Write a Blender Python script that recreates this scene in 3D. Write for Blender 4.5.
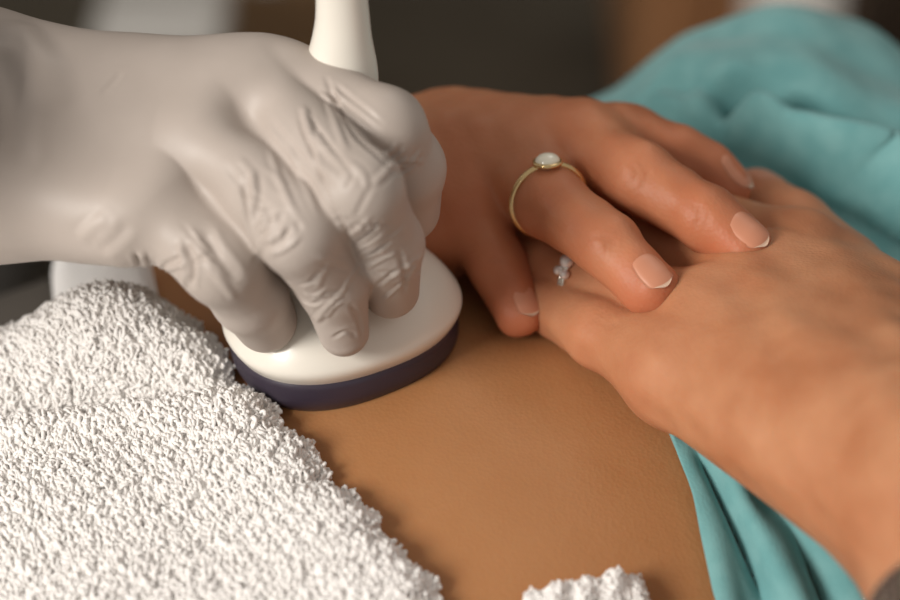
import bpy, math, random
import numpy as np
from mathutils import Vector, Matrix
from mathutils.bvhtree import BVHTree

for o in list(bpy.data.objects):
    bpy.data.objects.remove(o)
S = bpy.context.scene
COL = S.collection
rng = np.random.default_rng(7)
random.seed(7)
R = math.radians

# ------------------------------------------------------------------ camera
PITCH, DIST, LENS = R(35), 0.62, 85.0
CAM = np.array([0.0, -DIST * math.cos(PITCH), DIST * math.sin(PITCH)])
cd = bpy.data.cameras.new('camera')
cam = bpy.data.objects.new('camera', cd)
COL.objects.link(cam)
cam.location = CAM
cam.rotation_euler = (math.pi / 2 - PITCH, 0, 0)
cd.lens = LENS
cd.sensor_width = 36
cd.clip_start = 0.01
cd.dof.use_dof = True
cd.dof.focus_distance = 0.568
cd.dof.aperture_fstop = 4.8
S.camera = cam

# ------------------------------------------------------------------ world, lamps, exposure
w = bpy.data.worlds.new('world')
S.world = w
w.use_nodes = True
w.node_tree.nodes['Background'].inputs[0].default_value = (1.0, 0.93, 0.86, 1)
w.node_tree.nodes['Background'].inputs[1].default_value = 0.34


def area(name, loc, target, size, power, col):
    l = bpy.data.lights.new(name, 'AREA')
    l.shape = 'RECTANGLE'
    l.size, l.size_y = size
    l.energy = power
    l.color = col
    o = bpy.data.objects.new(name, l)
    o.location = loc
    o.rotation_euler = (Vector(target) - Vector(loc)).to_track_quat('-Z', 'Y').to_euler()
    COL.objects.link(o)
    return o


area('window_light', (-1.0, -0.84, 0.72), (0.05, 0, 0), (0.5, 0.5), 20.0, (1.0, 0.95, 0.89))
area('ceiling_light', (0.5, 0.9, 1.45), (0, 0, 0), (0.7, 0.5), 2.5, (1.0, 0.95, 0.88))
S.view_settings.view_transform = 'Standard'
S.view_settings.look = 'None'
S.view_settings.exposure = 0.13
S.view_settings.gamma = 1.0
S.view_settings.use_curve_mapping = False
S.cycles.use_denoising = True

# ------------------------------------------------------------------ geometry of the view
PXM = 36.0 / LENS / 900.0


def ray(px, py):
    dx, dy = (px - 450) * PXM, -(py - 300) * PXM
    c, s = math.cos(PITCH), math.sin(PITCH)
    return np.array([dx, c + dy * s, -s + dy * c])


def U(px, py, z):
    d = ray(px, py)
    t = (z - CAM[2]) / d[2]
    return CAM + d * t


# body axis: lies 20 degrees off the x axis
AX = R(20)
C0 = np.array([0.03, 0.0])
A2 = np.array([math.cos(AX), math.sin(AX)])
B2 = np.array([-math.sin(AX), math.cos(AX)])
WID, HEI, EXP = 0.165, 0.115, 2.3


def st(x, y):
    dx, dy = x - C0[0], y - C0[1]
    return dx * A2[0] + dy * A2[1], dx * B2[0] + dy * B2[1]


def top_z(s):           # height of the belly's ridge along the body
    return 0.004 - 0.042 * (1 - np.exp(-2.0 * np.maximum(0, -s - 0.03) ** 2 / 0.042)) - 0.02 * (1 - np.exp(-0.35 * np.maximum(0, s - 0.02) ** 2 / .02))


def cross(t):
    u = np.clip(np.abs(t) / WID, 0, 1)
    return HEI * ((1 - u ** EXP) ** (1 / EXP) - 1)


def hB(x, y):
    s, t = st(x, y)
    return top_z(s) + cross(t) - 0.0035 * np.exp(-((s + 0.005) ** 2 + (t + 0.005) ** 2) / 0.03 ** 2)


def PB(px, py, dz=0.0):
    z = 0.0
    for _ in range(40):
        p = U(px, py, z)
        z = 0.5 * z + 0.5 * (float(hB(p[0], p[1])) + dz)
    return U(px, py, z)


# ------------------------------------------------------------------ helpers
def tag(o, label=None, cat=None, group=None, kind=None):
    if label: o['label'] = label
    if cat: o['category'] = cat
    if group: o['group'] = group
    if kind: o['kind'] = kind
    return o


def link(name, me, mat=None, parent=None, smooth=True):
    o = bpy.data.objects.new(name, me)
    COL.objects.link(o)
    if mat: me.materials.append(mat)
    if parent is not None: o.parent = parent; o.matrix_parent_inverse = parent.matrix_basis.inverted()
    if smooth and len(me.polygons):
        me.polygons.foreach_set('use_smooth', np.ones(len(me.polygons), bool))
    return o


def empty(name, loc, label, cat, group=None):
    o = bpy.data.objects.new(name, None)
    COL.objects.link(o)
    o.location = loc
    o.empty_display_size = 0.05
    bpy.context.view_layer.update()
    return tag(o, label, cat, group)


def np_mesh(name, V, F):
    """V (n,3), F (m,k) array of one polygon size, or list of polygons"""
    me = bpy.data.meshes.new(name)
    V = np.asarray(V, np.float32)
    if isinstance(F, np.ndarray):
        k = F.shape[1]
        me.vertices.add(len(V)); me.vertices.foreach_set('co', V.ravel())
        me.loops.add(F.size); me.loops.foreach_set('vertex_index', F.astype(np.int32).ravel())
        me.polygons.add(len(F))
        me.polygons.foreach_set('loop_start', np.arange(0, F.size, k, dtype=np.int32))
        me.update(calc_edges=True)
    else:
        me.from_pydata(V.tolist(), [], F)
        me.update()
    me.validate()
    return me


def join(parts):
    Vs, Fs, n = [], [], 0
    for V, F in parts:
        Vs.append(V); Fs.append(F + n); n += len(V)
    return np.concatenate(Vs), np.concatenate(Fs)


def grid_faces(nu, nv, wrap_v=False):
    i = np.arange(nu - 1)[:, None]
    j = np.arange(nv if wrap_v else nv - 1)[None, :]
    j2 = (j + 1) % nv
    a = i * nv + j; b = (i + 1) * nv + j; c = (i + 1) * nv + j2; d = i * nv + j2
    return np.stack([a, b, c, d], -1).reshape(-1, 4)


def tube(P, rad, n=12, closed=False, squash=None):
    """tube along points P with radii; returns V,F"""
    P = np.asarray(P, float)
    m = len(P)
    rad = np.broadcast_to(rad, (m,))
    T = np.roll(P, -1, 0) - np.roll(P, 1, 0) if closed else np.gradient(P, axis=0)
    T /= np.linalg.norm(T, axis=1)[:, None] + 1e-12
    N = np.zeros_like(P)
    a = np.array([0, 0, 1.0]) if abs(T[0][2]) < 0.8 else np.array([1.0, 0, 0])
    N[0] = a - T[0] * (a @ T[0]); N[0] /= np.linalg.norm(N[0])
    for i in range(1, m):
        v = N[i - 1] - T[i] * (N[i - 1] @ T[i]); N[i] = v / np.linalg.norm(v)
    Bn = np.cross(T, N)
    th = np.linspace(0, 2 * np.pi, n, endpoint=False)
    V = P[:, None] + rad[:, None, None] * (N[:, None] * np.cos(th)[None, :, None] + Bn[:, None] * np.sin(th)[None, :, None])
    V = V.reshape(-1, 3)
    F = grid_faces(m, n, True)
    if closed:
        j = np.arange(n); j2 = (j + 1) % n
        F = np.concatenate([F, np.stack([(m - 1) * n + j, j, j2, (m - 1) * n + j2], -1)])
    else:
        c0 = len(V)
        V = np.concatenate([V, P[:1], P[-1:]])
        j = np.arange(n); j2 = (j + 1) % n
        F = np.concatenate([F, np.stack([np.full(n, c0), j, j2, j2], -1), np.stack([np.full(n, c0 + 1), (m - 1) * n + j2, (m - 1) * n + j, (m - 1) * n + j], -1)])
    return V, F


def fix_quads(V, F):
    """polygons with repeated last vertex become triangles"""
    return [f[:3] if f[2] == f[3] else f for f in F.tolist()]


def box_vf(c, d, rot=0.0):
    c = np.array(c, float); d = np.array(d, float) / 2
    V = np.array([[x, y, z] for x in (-1, 1) for y in (-1, 1) for z in (-1, 1)], float) * d
    cs, sn = math.cos(rot), math.sin(rot)
    V = np.stack([V[:, 0] * cs - V[:, 1] * sn, V[:, 0] * sn + V[:, 1] * cs, V[:, 2]], -1) + c
    F = np.array([[0, 1, 3, 2], [4, 6, 7, 5], [0, 4, 5, 1], [2, 3, 7, 6], [0, 2, 6, 4], [1, 5, 7, 3]])
    return V, F


def boxes(name, specs, mat, parent=None, bevel=0.004, rot=0.0):
    V, F = join([box_vf(c, d, rot) for c, d in specs])
    o = link(name, np_mesh(name, V, F), mat, parent, smooth=False)
    if bevel:
        m = o.modifiers.new('bevel', 'BEVEL'); m.width = bevel; m.segments = 2
    return o


# --- implicit surfaces -------------------------------------------------------
def seg(P, a, b, ra, rb):
    a = np.asarray(a, np.float32); b = np.asarray(b, np.float32)
    ba = b - a
    pa = P - a
    t = np.clip((pa @ ba) / (ba @ ba), 0, 1)
    q = pa - t[:, None] * ba
    return np.sqrt(np.einsum('ij,ij->i', q, q)) - (ra + (rb - ra) * t)


def smin(a, b, k):
    h = np.maximum(k - np.abs(a - b), 0) / k
    return np.minimum(a, b) - h * h * k * 0.25


def chain(P, pts, k=0.003):
    d = None
    for (a, ra), (b, rb) in zip(pts[:-1], pts[1:]):
        e = seg(P, a, b, ra, rb)
        d = e if d is None else smin(d, e, k)
    return d


def surface(f, lo, hi, h, newton=2):
    lo = np.asarray(lo, float); hi = np.asarray(hi, float)
    K = 8
    nb = np.ceil((hi - lo) / (h * K)).astype(int)
    n = nb * K
    g = [lo[i] + h * K * (np.arange(nb[i]) + 0.5) for i in range(3)]
    Cc = np.stack(np.meshgrid(*g, indexing='ij'), -1).reshape(-1, 3).astype(np.float32)
    dc = f(Cc).reshape(nb)
    act = np.abs(dc) < h * K * 0.87 + 0.004
    V = np.repeat(np.repeat(np.repeat(np.sign(dc).astype(np.float32), K, 0), K, 1), K, 2)
    m = np.repeat(np.repeat(np.repeat(act, K, 0), K, 1), K, 2)
    idx = np.argwhere(m)
    P = (lo + (idx + 0.5) * h).astype(np.float32)
    out = np.empty(len(P), np.float32)
    for c in range(0, len(P), 400000):
        out[c:c + 400000] = f(P[c:c + 400000])
    V[m] = out
    del P, idx
    V[0] = V[-1] = 1; V[:, 0] = V[:, -1] = 1; V[:, :, 0] = V[:, :, -1] = 1
    ins = V < 0
    cs = np.zeros(tuple(n - 1), np.int8)
    for dx in (0, 1):
        for dy in (0, 1):
            for dz in (0, 1):
                cs += ins[dx:n[0] - 1 + dx, dy:n[1] - 1 + dy, dz:n[2] - 1 + dz]
    cells = np.argwhere((cs > 0) & (cs < 8))
    vid = -np.ones(tuple(n - 1), np.int64)
    vid[tuple(cells.T)] = np.arange(len(cells))
    acc = np.zeros((len(cells), 3)); cnt = np.zeros(len(cells))
    corners = [(x, y, z) for x in (0, 1) for y in (0, 1) for z in (0, 1)]
    for a in corners:
        for b in corners:
            if sum(b) == sum(a) + 1 and sum(abs(b[i] - a[i]) for i in range(3)) == 1:
                va = V[cells[:, 0] + a[0], cells[:, 1] + a[1], cells[:, 2] + a[2]]
                vb = V[cells[:, 0] + b[0], cells[:, 1] + b[1], cells[:, 2] + b[2]]
                x = (va < 0) != (vb < 0)
                t = np.where(x, va / np.where(x, va - vb, 1), 0)
                p = np.array(a) + t[:, None] * (np.array(b) - np.array(a))
                acc[x] += p[x]; cnt[x] += 1
    pos = lo + (cells + acc / cnt[:, None] + 0.5) * h
    quads = []
    for ax in range(3):
        sl = [slice(None)] * 3; sr = [slice(None)] * 3
        sl[ax] = slice(0, -1); sr[ax] = slice(1, None)
        e = ins[tuple(sl)] != ins[tuple(sr)]
        E = np.argwhere(e)
        o1, o2 = [i for i in range(3) if i != ax]
        E = E[(E[:, o1] > 0) & (E[:, o2] > 0) & (E[:, o1] < n[o1] - 1) & (E[:, o2] < n[o2] - 1)]
        def v(d1, d2):
            q = E.copy(); q[:, o1] -= d1; q[:, o2] -= d2
            return vid[tuple(q.T)]
        q = np.stack([v(1, 1), v(0, 1), v(0, 0), v(1, 0)], -1)
        flip = ins[tuple(E.T)]
        if ax == 1: flip = ~flip
        q[~flip] = q[~flip][:, ::-1]
        quads.append(q)
    F = np.concatenate(quads)
    F = F[(F >= 0).all(1)]
    for _ in range(newton):
        p = pos.astype(np.float32); e = h * 0.5
        d0 = f(p)
        gr = np.stack([f(p + np.eye(3, dtype=np.float32)[i] * np.float32(e)) - d0 for i in range(3)], -1) / e
        gl = np.einsum('ij,ij->i', gr, gr) + 1e-6
        stp = np.clip(d0 / gl, -h, h)
        pos = pos - gr * stp[:, None] * 0.8
    return pos, F


def vnormals(V, F):
    N = np.zeros_like(V)
    n = np.cross(V[F[:, 2]] - V[F[:, 0]], V[F[:, 3]] - V[F[:, 1]])
    for k in range(4): 
        for c in range(3):
            N[:, c] += np.bincount(F[:, k], n[:, c], len(V))
    return N / (np.linalg.norm(N, axis=1)[:, None] + 1e-15)


def polydist(P, L):
    """distance and running parameter 0..1 to polyline"""
    best = np.full(len(P), 9.0); par = np.zeros(len(P))
    L = np.asarray(L); sl = np.linalg.norm(np.diff(L, axis=0), axis=1); cum = np.concatenate([[0], np.cumsum(sl)])
    for i in range(len(L) - 1):
        ba = L[i + 1] - L[i]; pa = P - L[i]
        t = np.clip((pa @ ba) / (ba @ ba), 0, 1)
        d = np.linalg.norm(pa - t[:, None] * ba, axis=1)
        m = d < best
        best[m] = d[m]; par[m] = (cum[i] + t[m] * sl[i]) / cum[-1]
    return best, par


def onto(bvh, px, py):
    d = ray(px, py)
    h = bvh.ray_cast(Vector(CAM), Vector(d).normalized())
    return None if h[0] is None else np.array(h[0])


def smooth_line(pts, n=4):
    pts = np.asarray(pts, float)
    if len(pts) < 3: return pts
    out = []
    for i in range(len(pts) - 1):
        p0 = pts[max(i - 1, 0)]; p1 = pts[i]; p2 = pts[i + 1]; p3 = pts[min(i + 2, len(pts) - 1)]
        for t in np.linspace(0, 1, n, endpoint=False):
            out.append(0.5 * ((2 * p1) + (-p0 + p2) * t + (2 * p0 - 5 * p1 + 4 * p2 - p3) * t * t + (-p0 + 3 * p1 - 3 * p2 + p3) * t ** 3))
    out.append(pts[-1])
    return np.array(out)


def wrinkle(V, F, marks):
    """push folds into a mesh. mark = (pixel polyline, width m, depth m (+ out)); each line is laid on the surface first"""
    bvh = BVHTree.FromPolygons(V.tolist(), F.tolist())
    N = vnormals(V, F)
    D = np.zeros(len(V))
    for line, wd, dp in marks:
        L = [onto(bvh, *p) for p in smooth_line(line)]
        L = [p for p in L if p is not None]
        if len(L) < 2: continue
        L = np.array(L)
        m = ((V > L.min(0) - 3 * wd) & (V < L.max(0) + 3 * wd)).all(1)
        if not m.any(): continue
        d, t = polydist(V[m], L)
        fade = np.clip(np.minimum(t, 1 - t) * 5 + 0.15, 0, 1)
        fade = np.where((t <= 0) | (t >= 1), 0.15, fade)
        if wd > .0028: fade = 1.0
        x = d / wd
        D[m] += dp * fade * (np.exp(-x * x) - 0.35 * np.exp(-((x - 1.7) ** 2) * 2))
    return V + N * D[:, None]


def dents(V, F, spots):
    bvh = BVHTree.FromPolygons(V.tolist(), F.tolist()); N = vnormals(V, F); D = np.zeros(len(V))
    for x, y, r, dp in spots:
        p = onto(bvh, x, y)
        if p is not None: D += dp * np.exp(-((V - p) ** 2).sum(1) / r ** 2)
    return V + N * D[:, None]


# ------------------------------------------------------------------ materials
def mat(name, col, rough=0.5, spec=0.5, **kw):
    m = bpy.data.materials.new(name)
    m.use_nodes = True
    b = m.node_tree.nodes['Principled BSDF']
    b.inputs['Base Color'].default_value = (*col, 1)
    b.inputs['Roughness'].default_value = rough
    b.inputs['Specular IOR Level'].default_value = spec
    for k, v in kw.items():
        b.inputs[k.replace('_', ' ')].default_value = v
    return m


def noise_col(m, cols, scale, detail=3, stretch=(1, 1, 1), fac_lo=0.35, fac_hi=0.65):
    nt = m.node_tree; b = nt.nodes['Principled BSDF']
    tc = nt.nodes.new('ShaderNodeTexCoord'); mp = nt.nodes.new('ShaderNodeMapping')
    mp.inputs['Scale'].default_value = stretch
    nz = nt.nodes.new('ShaderNodeTexNoise'); nz.inputs['Scale'].default_value = scale; nz.inputs['Detail'].default_value = detail
    cr = nt.nodes.new('ShaderNodeValToRGB')
    cr.color_ramp.elements[0].position = fac_lo; cr.color_ramp.elements[1].position = fac_hi
    cr.color_ramp.elements[0].color = (*cols[0], 1); cr.color_ramp.elements[1].color = (*cols[1], 1)
    nt.links.new(tc.outputs['Object'], mp.inputs[0]); nt.links.new(mp.outputs[0], nz.inputs[0])
    nt.links.new(nz.outputs[0], cr.inputs[0]); nt.links.new(cr.outputs[0], b.inputs['Base Color'])
    return m, cr.outputs[0]


def bump(m, scale, strength, dist=0.0005, kind='noise', stretch=(1, 1, 1), detail=4):
    nt = m.node_tree; b = nt.nodes['Principled BSDF']
    tc = nt.nodes.new('ShaderNodeTexCoord'); mp = nt.nodes.new('ShaderNodeMapping')
    mp.inputs['Scale'].default_value = stretch
    if kind == 'noise':
        t = nt.nodes.new('ShaderNodeTexNoise'); t.inputs['Detail'].default_value = detail; out = t.outputs[0]
    elif kind == 'voronoi':
        t = nt.nodes.new('ShaderNodeTexVoronoi'); out = t.outputs['Distance']
    else:
        t = nt.nodes.new('ShaderNodeTexWave'); out = t.outputs[1]
        t.inputs['Distortion'].default_value = 1.0
    t.inputs['Scale'].default_value = scale
    bp = nt.nodes.new('ShaderNodeBump'); bp.inputs['Strength'].default_value = strength; bp.inputs['Distance'].default_value = dist
    nt.links.new(tc.outputs['Object'], mp.inputs[0]); nt.links.new(mp.outputs[0], t.inputs[0])
    nt.links.new(out, bp.inputs['Height'])
    old = b.inputs['Normal'].links
    if old: nt.links.new(old[0].from_socket, bp.inputs['Normal'])
    nt.links.new(bp.outputs[0], b.inputs['Normal'])
    return m


def skin_mat():
    m = mat('skin', (0.5, 0.25, 0.14), 0.50, 0.32)
    nt = m.node_tree; b = nt.nodes['Principled BSDF']
    _, c = noise_col(m, [(0.42, 0.172, 0.078), (0.55, 0.270, 0.140)], 40, 4)
    at = nt.nodes.new('ShaderNodeAttribute'); at.attribute_name = 'flush'
    mx = nt.nodes.new('ShaderNodeMix'); mx.data_type = 'RGBA'
    nt.links.new(at.outputs['Fac'], mx.inputs[0]); nt.links.new(c, mx.inputs[6])
    mx.inputs[7].default_value = (0.50, 0.145, 0.07, 1)
    at2 = nt.nodes.new('ShaderNodeAttribute'); at2.attribute_name = 'tan'
    mx2 = nt.nodes.new('ShaderNodeMix'); mx2.data_type = 'RGBA'
    nt.links.new(at2.outputs['Fac'], mx2.inputs[0]); nt.links.new(mx.outputs[2], mx2.inputs[6])
    mx2.inputs[7].default_value = (0.41, 0.19, 0.073, 1)
    nt.links.new(mx2.outputs[2], b.inputs['Base Color'])
    b.inputs['Subsurface Weight'].default_value = 0.25
    b.inputs['Subsurface Radius'].default_value = (1.0, 0.35, 0.2)
    b.inputs['Subsurface Scale'].default_value = 0.006
    bump(m, 900, 0.25, 0.0003, 'voronoi')
    bump(m, 160, 0.25, 0.0006)
    return m


M_SKIN = skin_mat()
M_NAIL = mat('nail', (0.58, 0.25, 0.15), 0.38, 0.4)
M_NAILTIP = mat('nail_edge', (0.68, 0.46, 0.33), 0.25, 0.5)
M_GLOVE = mat('nitrile_glove', (0.47, 0.415, 0.37), 0.48, 0.42)
noise_col(M_GLOVE, [(0.445, 0.384, 0.340), (0.49, 0.425, 0.380)], 35, 3)
bump(M_GLOVE, 1400, 0.12, 0.0002)
bump(M_GLOVE, 90, 0.12, 0.001)
M_PROBE = mat('ivory_plastic', (0.80, 0.76, 0.68), 0.28, 0.5, Coat_Weight=0.2)
M_LENS = mat('dark_rubber', (0.040, 0.031, 0.048), 0.35, 0.5)
M_TOWEL = mat('terry_cotton', (0.91, 0.885, 0.86), 0.95, 0.1, Sheen_Weight=0.3)
bump(M_TOWEL, 700, 0.6, 0.001)
M_SHIRT = mat('teal_cotton', (0.12, 0.40, 0.44), 0.85, 0.2, Sheen_Weight=0.2)
noise_col(M_SHIRT, [(0.145, 0.35, 0.355), (0.19, 0.405, 0.405)], 120, 5)
bump(M_SHIRT, 1200, 0.4, 0.0004)
M_GOLD = mat('gold', (0.75, 0.55, 0.28), 0.25, 0.5, Metallic=1.0)
M_SILVER = mat('silver', (0.72, 0.68, 0.6), 0.22, 0.5, Metallic=1.0)
M_PEARL = mat('pearl', (0.86, 0.82, 0.68), 0.15, 0.6, Coat_Weight=0.5)
M_GEM = mat('gem', (0.9, 0.9, 0.88), 0.03, 0.8, Transmission_Weight=0.6, IOR=2.0)
M_DARKM = mat('oxidised_metal', (0.045, 0.025, 0.015), 0.6, 0.4)
M_SLEEVE = mat('black_knit', (0.02, 0.018, 0.022), 0.9, 0.1)
M_FLOOR = mat('vinyl_floor', (0.05, 0.045, 0.036), 0.5, 0.3)
noise_col(M_FLOOR, [(0.16, 0.135, 0.10), (0.24, 0.21, 0.16)], 3, 4)
M_WALL = mat('wall_paint', (0.25, 0.23, 0.2), 0.8, 0.2)
M_WOOD = mat('oak', (0.30, 0.15, 0.07), 0.5, 0.3)
noise_col(M_WOOD, [(0.40, 0.19, 0.085), (0.55, 0.29, 0.14)], 6, 4, (1, 8, 1))
M_VINYL = mat('grey_vinyl', (0.075, 0.068, 0.060), 0.45, 0.4)
M_PAPER = mat('paper_sheet', (0.92, 0.90, 0.88), 0.8, 0.2)
M_GREY = mat('grey_enamel', (0.32, 0.32, 0.30), 0.4, 0.4)
M_PALE = mat('pale_plastic', (0.72, 0.70, 0.66), 0.35, 0.4)
M_CHROME = mat('steel', (0.6, 0.6, 0.58), 0.2, 0.5, Metallic=1.0)
M_DGREY = mat('dark_enamel', (0.07, 0.065, 0.06), 0.5, 0.3)
M_BLACK = mat('black_plastic', (0.02, 0.02, 0.02), 0.4, 0.4)

# ------------------------------------------------------------------ the room
def struct(name, specs, m, bevel=0.0):
    return tag(boxes(name, specs, m, bevel=bevel), kind='structure')


FZ = -0.88
struct('floor', [((0, 0.6, FZ - 0.05), (5.0, 5.4, 0.1))], M_FLOOR)
struct('wall_back', [((0, 2.45, FZ + 1.3), (5.0, 0.1, 2.6))], M_WALL)
struct('baseboard_back', [((0, 2.385, FZ + 0.05), (5.0, 0.03, 0.1))], M_GREY)

# examination couch
def rotp(s, t, z):
    return (C0[0] + s * A2[0] + t * B2[0], C0[1] + s * A2[1] + t * B2[1], z)


couch = empty('examination_couch', rotp(0, -0.06, FZ), 'grey padded examination couch under the patient', 'couch')
CT = -0.158
boxes('mattress', [(rotp(0.1, -0.06, CT - 0.045), (1.7, 0.56, 0.09))], M_VINYL, couch, 0.02, AX)
boxes('bed_frame', [(rotp(0.1, -0.06, CT - 0.125), (1.6, 0.5, 0.07))], M_GREY, couch, 0.01, AX)
for s_ in (-0.62, 0.82):
    for t_ in (-0.27, 0.15):
        boxes('leg', [(rotp(s_, t_, (CT - 0.16 + FZ) / 2), (0.05, 0.05, CT - 0.16 - FZ))], M_CHROME, couch, 0.005, AX)

# ------------------------------------------------------------------ patient
def torso_mesh():
    ns, nt = 260, 200
    s = np.linspace(-0.42, 0.46, ns)
    th = np.linspace(-math.pi, math.pi, nt, endpoint=False)
    Sg, Tg = np.meshgrid(s, th, indexing='ij')
    cx, sx = np.cos(Tg), np.sin(Tg)
    t = WID * np.sign(sx) * np.abs(sx) ** (2 / EXP)
    z = HEI * np.sign(cx) * np.abs(cx) ** (2 / EXP)
    z = np.where(z < 0, z * 0.30, z)      # flat underside lies on the couch
    x = C0[0] + Sg * A2[0] + t * B2[0]
    y = C0[1] + Sg * A2[1] + t * B2[1]
    upper = cx > 0
    zt = np.where(upper, hB(x, y), top_z(Sg) - HEI + z)
    zt = np.maximum(zt, CT + .0005)
    V = np.stack([x, y, zt], -1).reshape(-1, 3)
    F = grid_faces(ns, nt, True)
    c0 = len(V)
    V = np.concatenate([V, [V[:nt].mean(0)], [V[-nt:].mean(0)]])
    j = np.arange(nt); j2 = (j + 1) % nt
    F = np.concatenate([F, np.stack([np.full(nt, c0), j, j2, j2], -1), np.stack([np.full(nt, c0 + 1), (ns - 1) * nt + j2, (ns - 1) * nt + j, (ns - 1) * nt + j], -1)])
    return V, F


# left hand and arm (reaches in from the lower right)
Lp = dict(
    little=[(PB(674, 374, .018), .0115), (PB(602, 333, .0125), .0098), (PB(556, 307, .009), .0085), (PB(534, 296, .008), .0074)],
    ring=[(PB(716, 330, .023), .0125), (PB(556, 266, .0145), .0095), (PB(528, 255, .010), .0084), (PB(514, 247, .008), .0074)],
    middle=[(PB(758, 290, .023), .0125), (PB(640, 240, .018), .0095), (PB(592, 220, .012), .0084), (PB(560, 208, .009), .0074)],
    index=[(PB(798, 260, .020), .0122), (PB(690, 215, .016), .0095), (PB(645, 198, .012), .0084), (PB(615, 188, .009), .0074)],
    thumb=[(PB(890, 335, .020), .0150), (PB(842, 275, .016), .0118), (PB(793, 228, .013), .0108), (PB(757, 198, .011), .0088)],
)
WL = U(948, 530, 0.030)
L_palm = [
    (Lp['little'][0][0], U(925, 522, 0.027), .0128, .018),
    (Lp['ring'][0][0], U(958, 508, 0.034), .0130, .018),
    (Lp['middle'][0][0], U(965, 480, 0.036), .0130, .018),
    (Lp['index'][0][0], U(1000, 482, 0.032), .0125, .018),
    (Lp['thumb'][0][0], U(1000, 485, 0.022), .0150, .018),
    (PB(750, 350, .014), U(950, 490, 0.022), .012, .018),
]
FA1 = U(1056, 655, 0.020); FA2 = U(1090, 900, -0.01)
L_arm = [(U(985, 538, 0.029), U(1030, 606, .025), .0210, .0225), (U(1030, 606, .025), FA1, .0225, .0275), (FA1, FA2, .0275, .040),
         (U(1000, 510, 0.029), U(1035, 580, .024), .019, .021)]

# right hand and arm (lies on top, wrist behind the gloved hand)
Rp = dict(
    little=[(PB(478, 182, .026), .0112), (PB(468, 210, .026), .0092), (PB(497, 265, .0165), .0082), (PB(519, 312, .0092), .0072)],
    ring=[(PB(520, 166, .033), .0118), (PB(551, 203, .0390), .0097), (PB(608, 246, .0355), .0087), (PB(650, 288, .0310), .0079)],
    middle=[(PB(578, 150, .037), .0122), (PB(640, 178, .0415), .0097), (PB(706, 218, .0375), .0087), (PB(744, 246, .0345), .0078)],
    index=[(PB(626, 150, .031), .0120), (PB(674, 160, .0300), .0100), (PB(704, 174, .027), .0090), (PB(724, 188, .024), .0080)],
    thumb=[(PB(560, 160, .018), .012), (PB(600, 165, .015), .011), (PB(640, 175, .011), .010), (PB(670, 185, .009), .009)],
)
WR = PB(432, 192, .020)
R_palm = [
    (Rp['little'][0][0], WR + np.array([-0.004, -.012, 0]), .0120, .0160),
    (Rp['ring'][0][0], WR + np.array([0, 0, .003]), .0122, .016),
    (Rp['middle'][0][0], WR + np.array([0.004, .01, .004]), .0125, .016),
    (Rp['index'][0][0], WR + np.array([0.010, .016, 0]), .012, .015),
    (Rp['thumb'][0][0], WR + np.array([0.010, .016, -.004]), .013, .016),
]
R_arm = [(WR, WR + np.array([0.03, .06, -.045]), .021, .023), (WR + np.array([0.03, .06, -.045]), np.array([0.16, .235, -.115]), .023, .034),
         (np.array([0.16, .235, -.115]), np.array([0.42, .30, -.09]), .036, .046)]


def hand_sdf(fingers, palm, arm, kp=0.016, kf=0.010):
    def f(P):
        d = None
        for a, b, ra, rb in palm:
            e = seg(P, a, b, ra, rb)
            d = e if d is None else smin(d, e, kp)
        for a, b, ra, rb in arm:
            d = smin(d, seg(P, a, b, ra, rb), 0.022)
        df = None
        for name, ch in fingers.items():
            e = chain(P, ch)
            df = e if df is None else smin(df, e, 0.0012)
        return smin(d, df, kf)
    return f


def dilate(f, fin, extra):
    return f


fL = hand_sdf(Lp, L_palm, L_arm)
fR = hand_sdf(Rp, R_palm, R_arm, 0.016, 0.006)


def bounds(fingers, palm, arm, m=0.035):
    pts = [p for c in fingers.values() for p, r in c] + [q for a in palm + arm for q in a[:2]]
    pts = np.array(pts)
    return pts.min(0) - m, pts.max(0) + m


def flush_of(V, chains, extra=()):
    fl = np.zeros(len(V))
    for ch in chains:
        tip, rr = ch[-1]
        d = np.linalg.norm(V - tip, axis=1)
        fl = np.maximum(fl, 0.60 * np.exp(-(d / 0.013) ** 2))
        for p, r in ch[:-1]:
            d = np.linalg.norm(V - p, axis=1)
            fl = np.maximum(fl, 0.32 * np.exp(-(d / 0.014) ** 2))
    return fl


def crossline(p0, p1, p2, r, off, wd, dp):
    return None


patient = empty('person', rotp(0, 0, CT), 'patient lying with bare belly, teal shirt and folded hands', 'person')

TV, TF = torso_mesh()
LV, LF = surface(fL, *bounds(Lp, L_palm, L_arm[:2], 0.034), 0.00105)
lo, hi = bounds(Rp, R_palm, R_arm, 0.05)
RV, RF = surface(fR, lo, hi, 0.00105)

L_marks = [
    ([(592, 318), (604, 322), (611, 330)], .0007, -.0003), ([(597, 313), (609, 318), (616, 327)], .0007, -.0003),
    ([(665, 322), (720, 375), (770, 425)], .0070, -.0006), ([(720, 280), (780, 345), (830, 395)], .0070, -.0006), ([(770, 245), (820, 290), (870, 350)], .0070, -.0008),
]
R_marks = [
    ([(690, 202), (700, 214), (694, 230)], .0007, -.00022), ([(697, 204), (707, 217), (700, 232)], .0006, -.0002),
    ([(592, 236), (606, 240), (606, 254)], .0007, -.0003), ([(600, 233), (613, 240), (611, 252)], .0007, -.0003),
    ([(624, 160), (637, 172), (628, 188)], .0007, -.0002), ([(636, 158), (648, 172), (640, 190)], .0007, -.0002),
    ([(484, 260), (496, 259), (508, 261)], .0007, -.0003),
]
LV = wrinkle(LV, LF, L_marks)
RV = wrinkle(RV, RF, R_marks)


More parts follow.
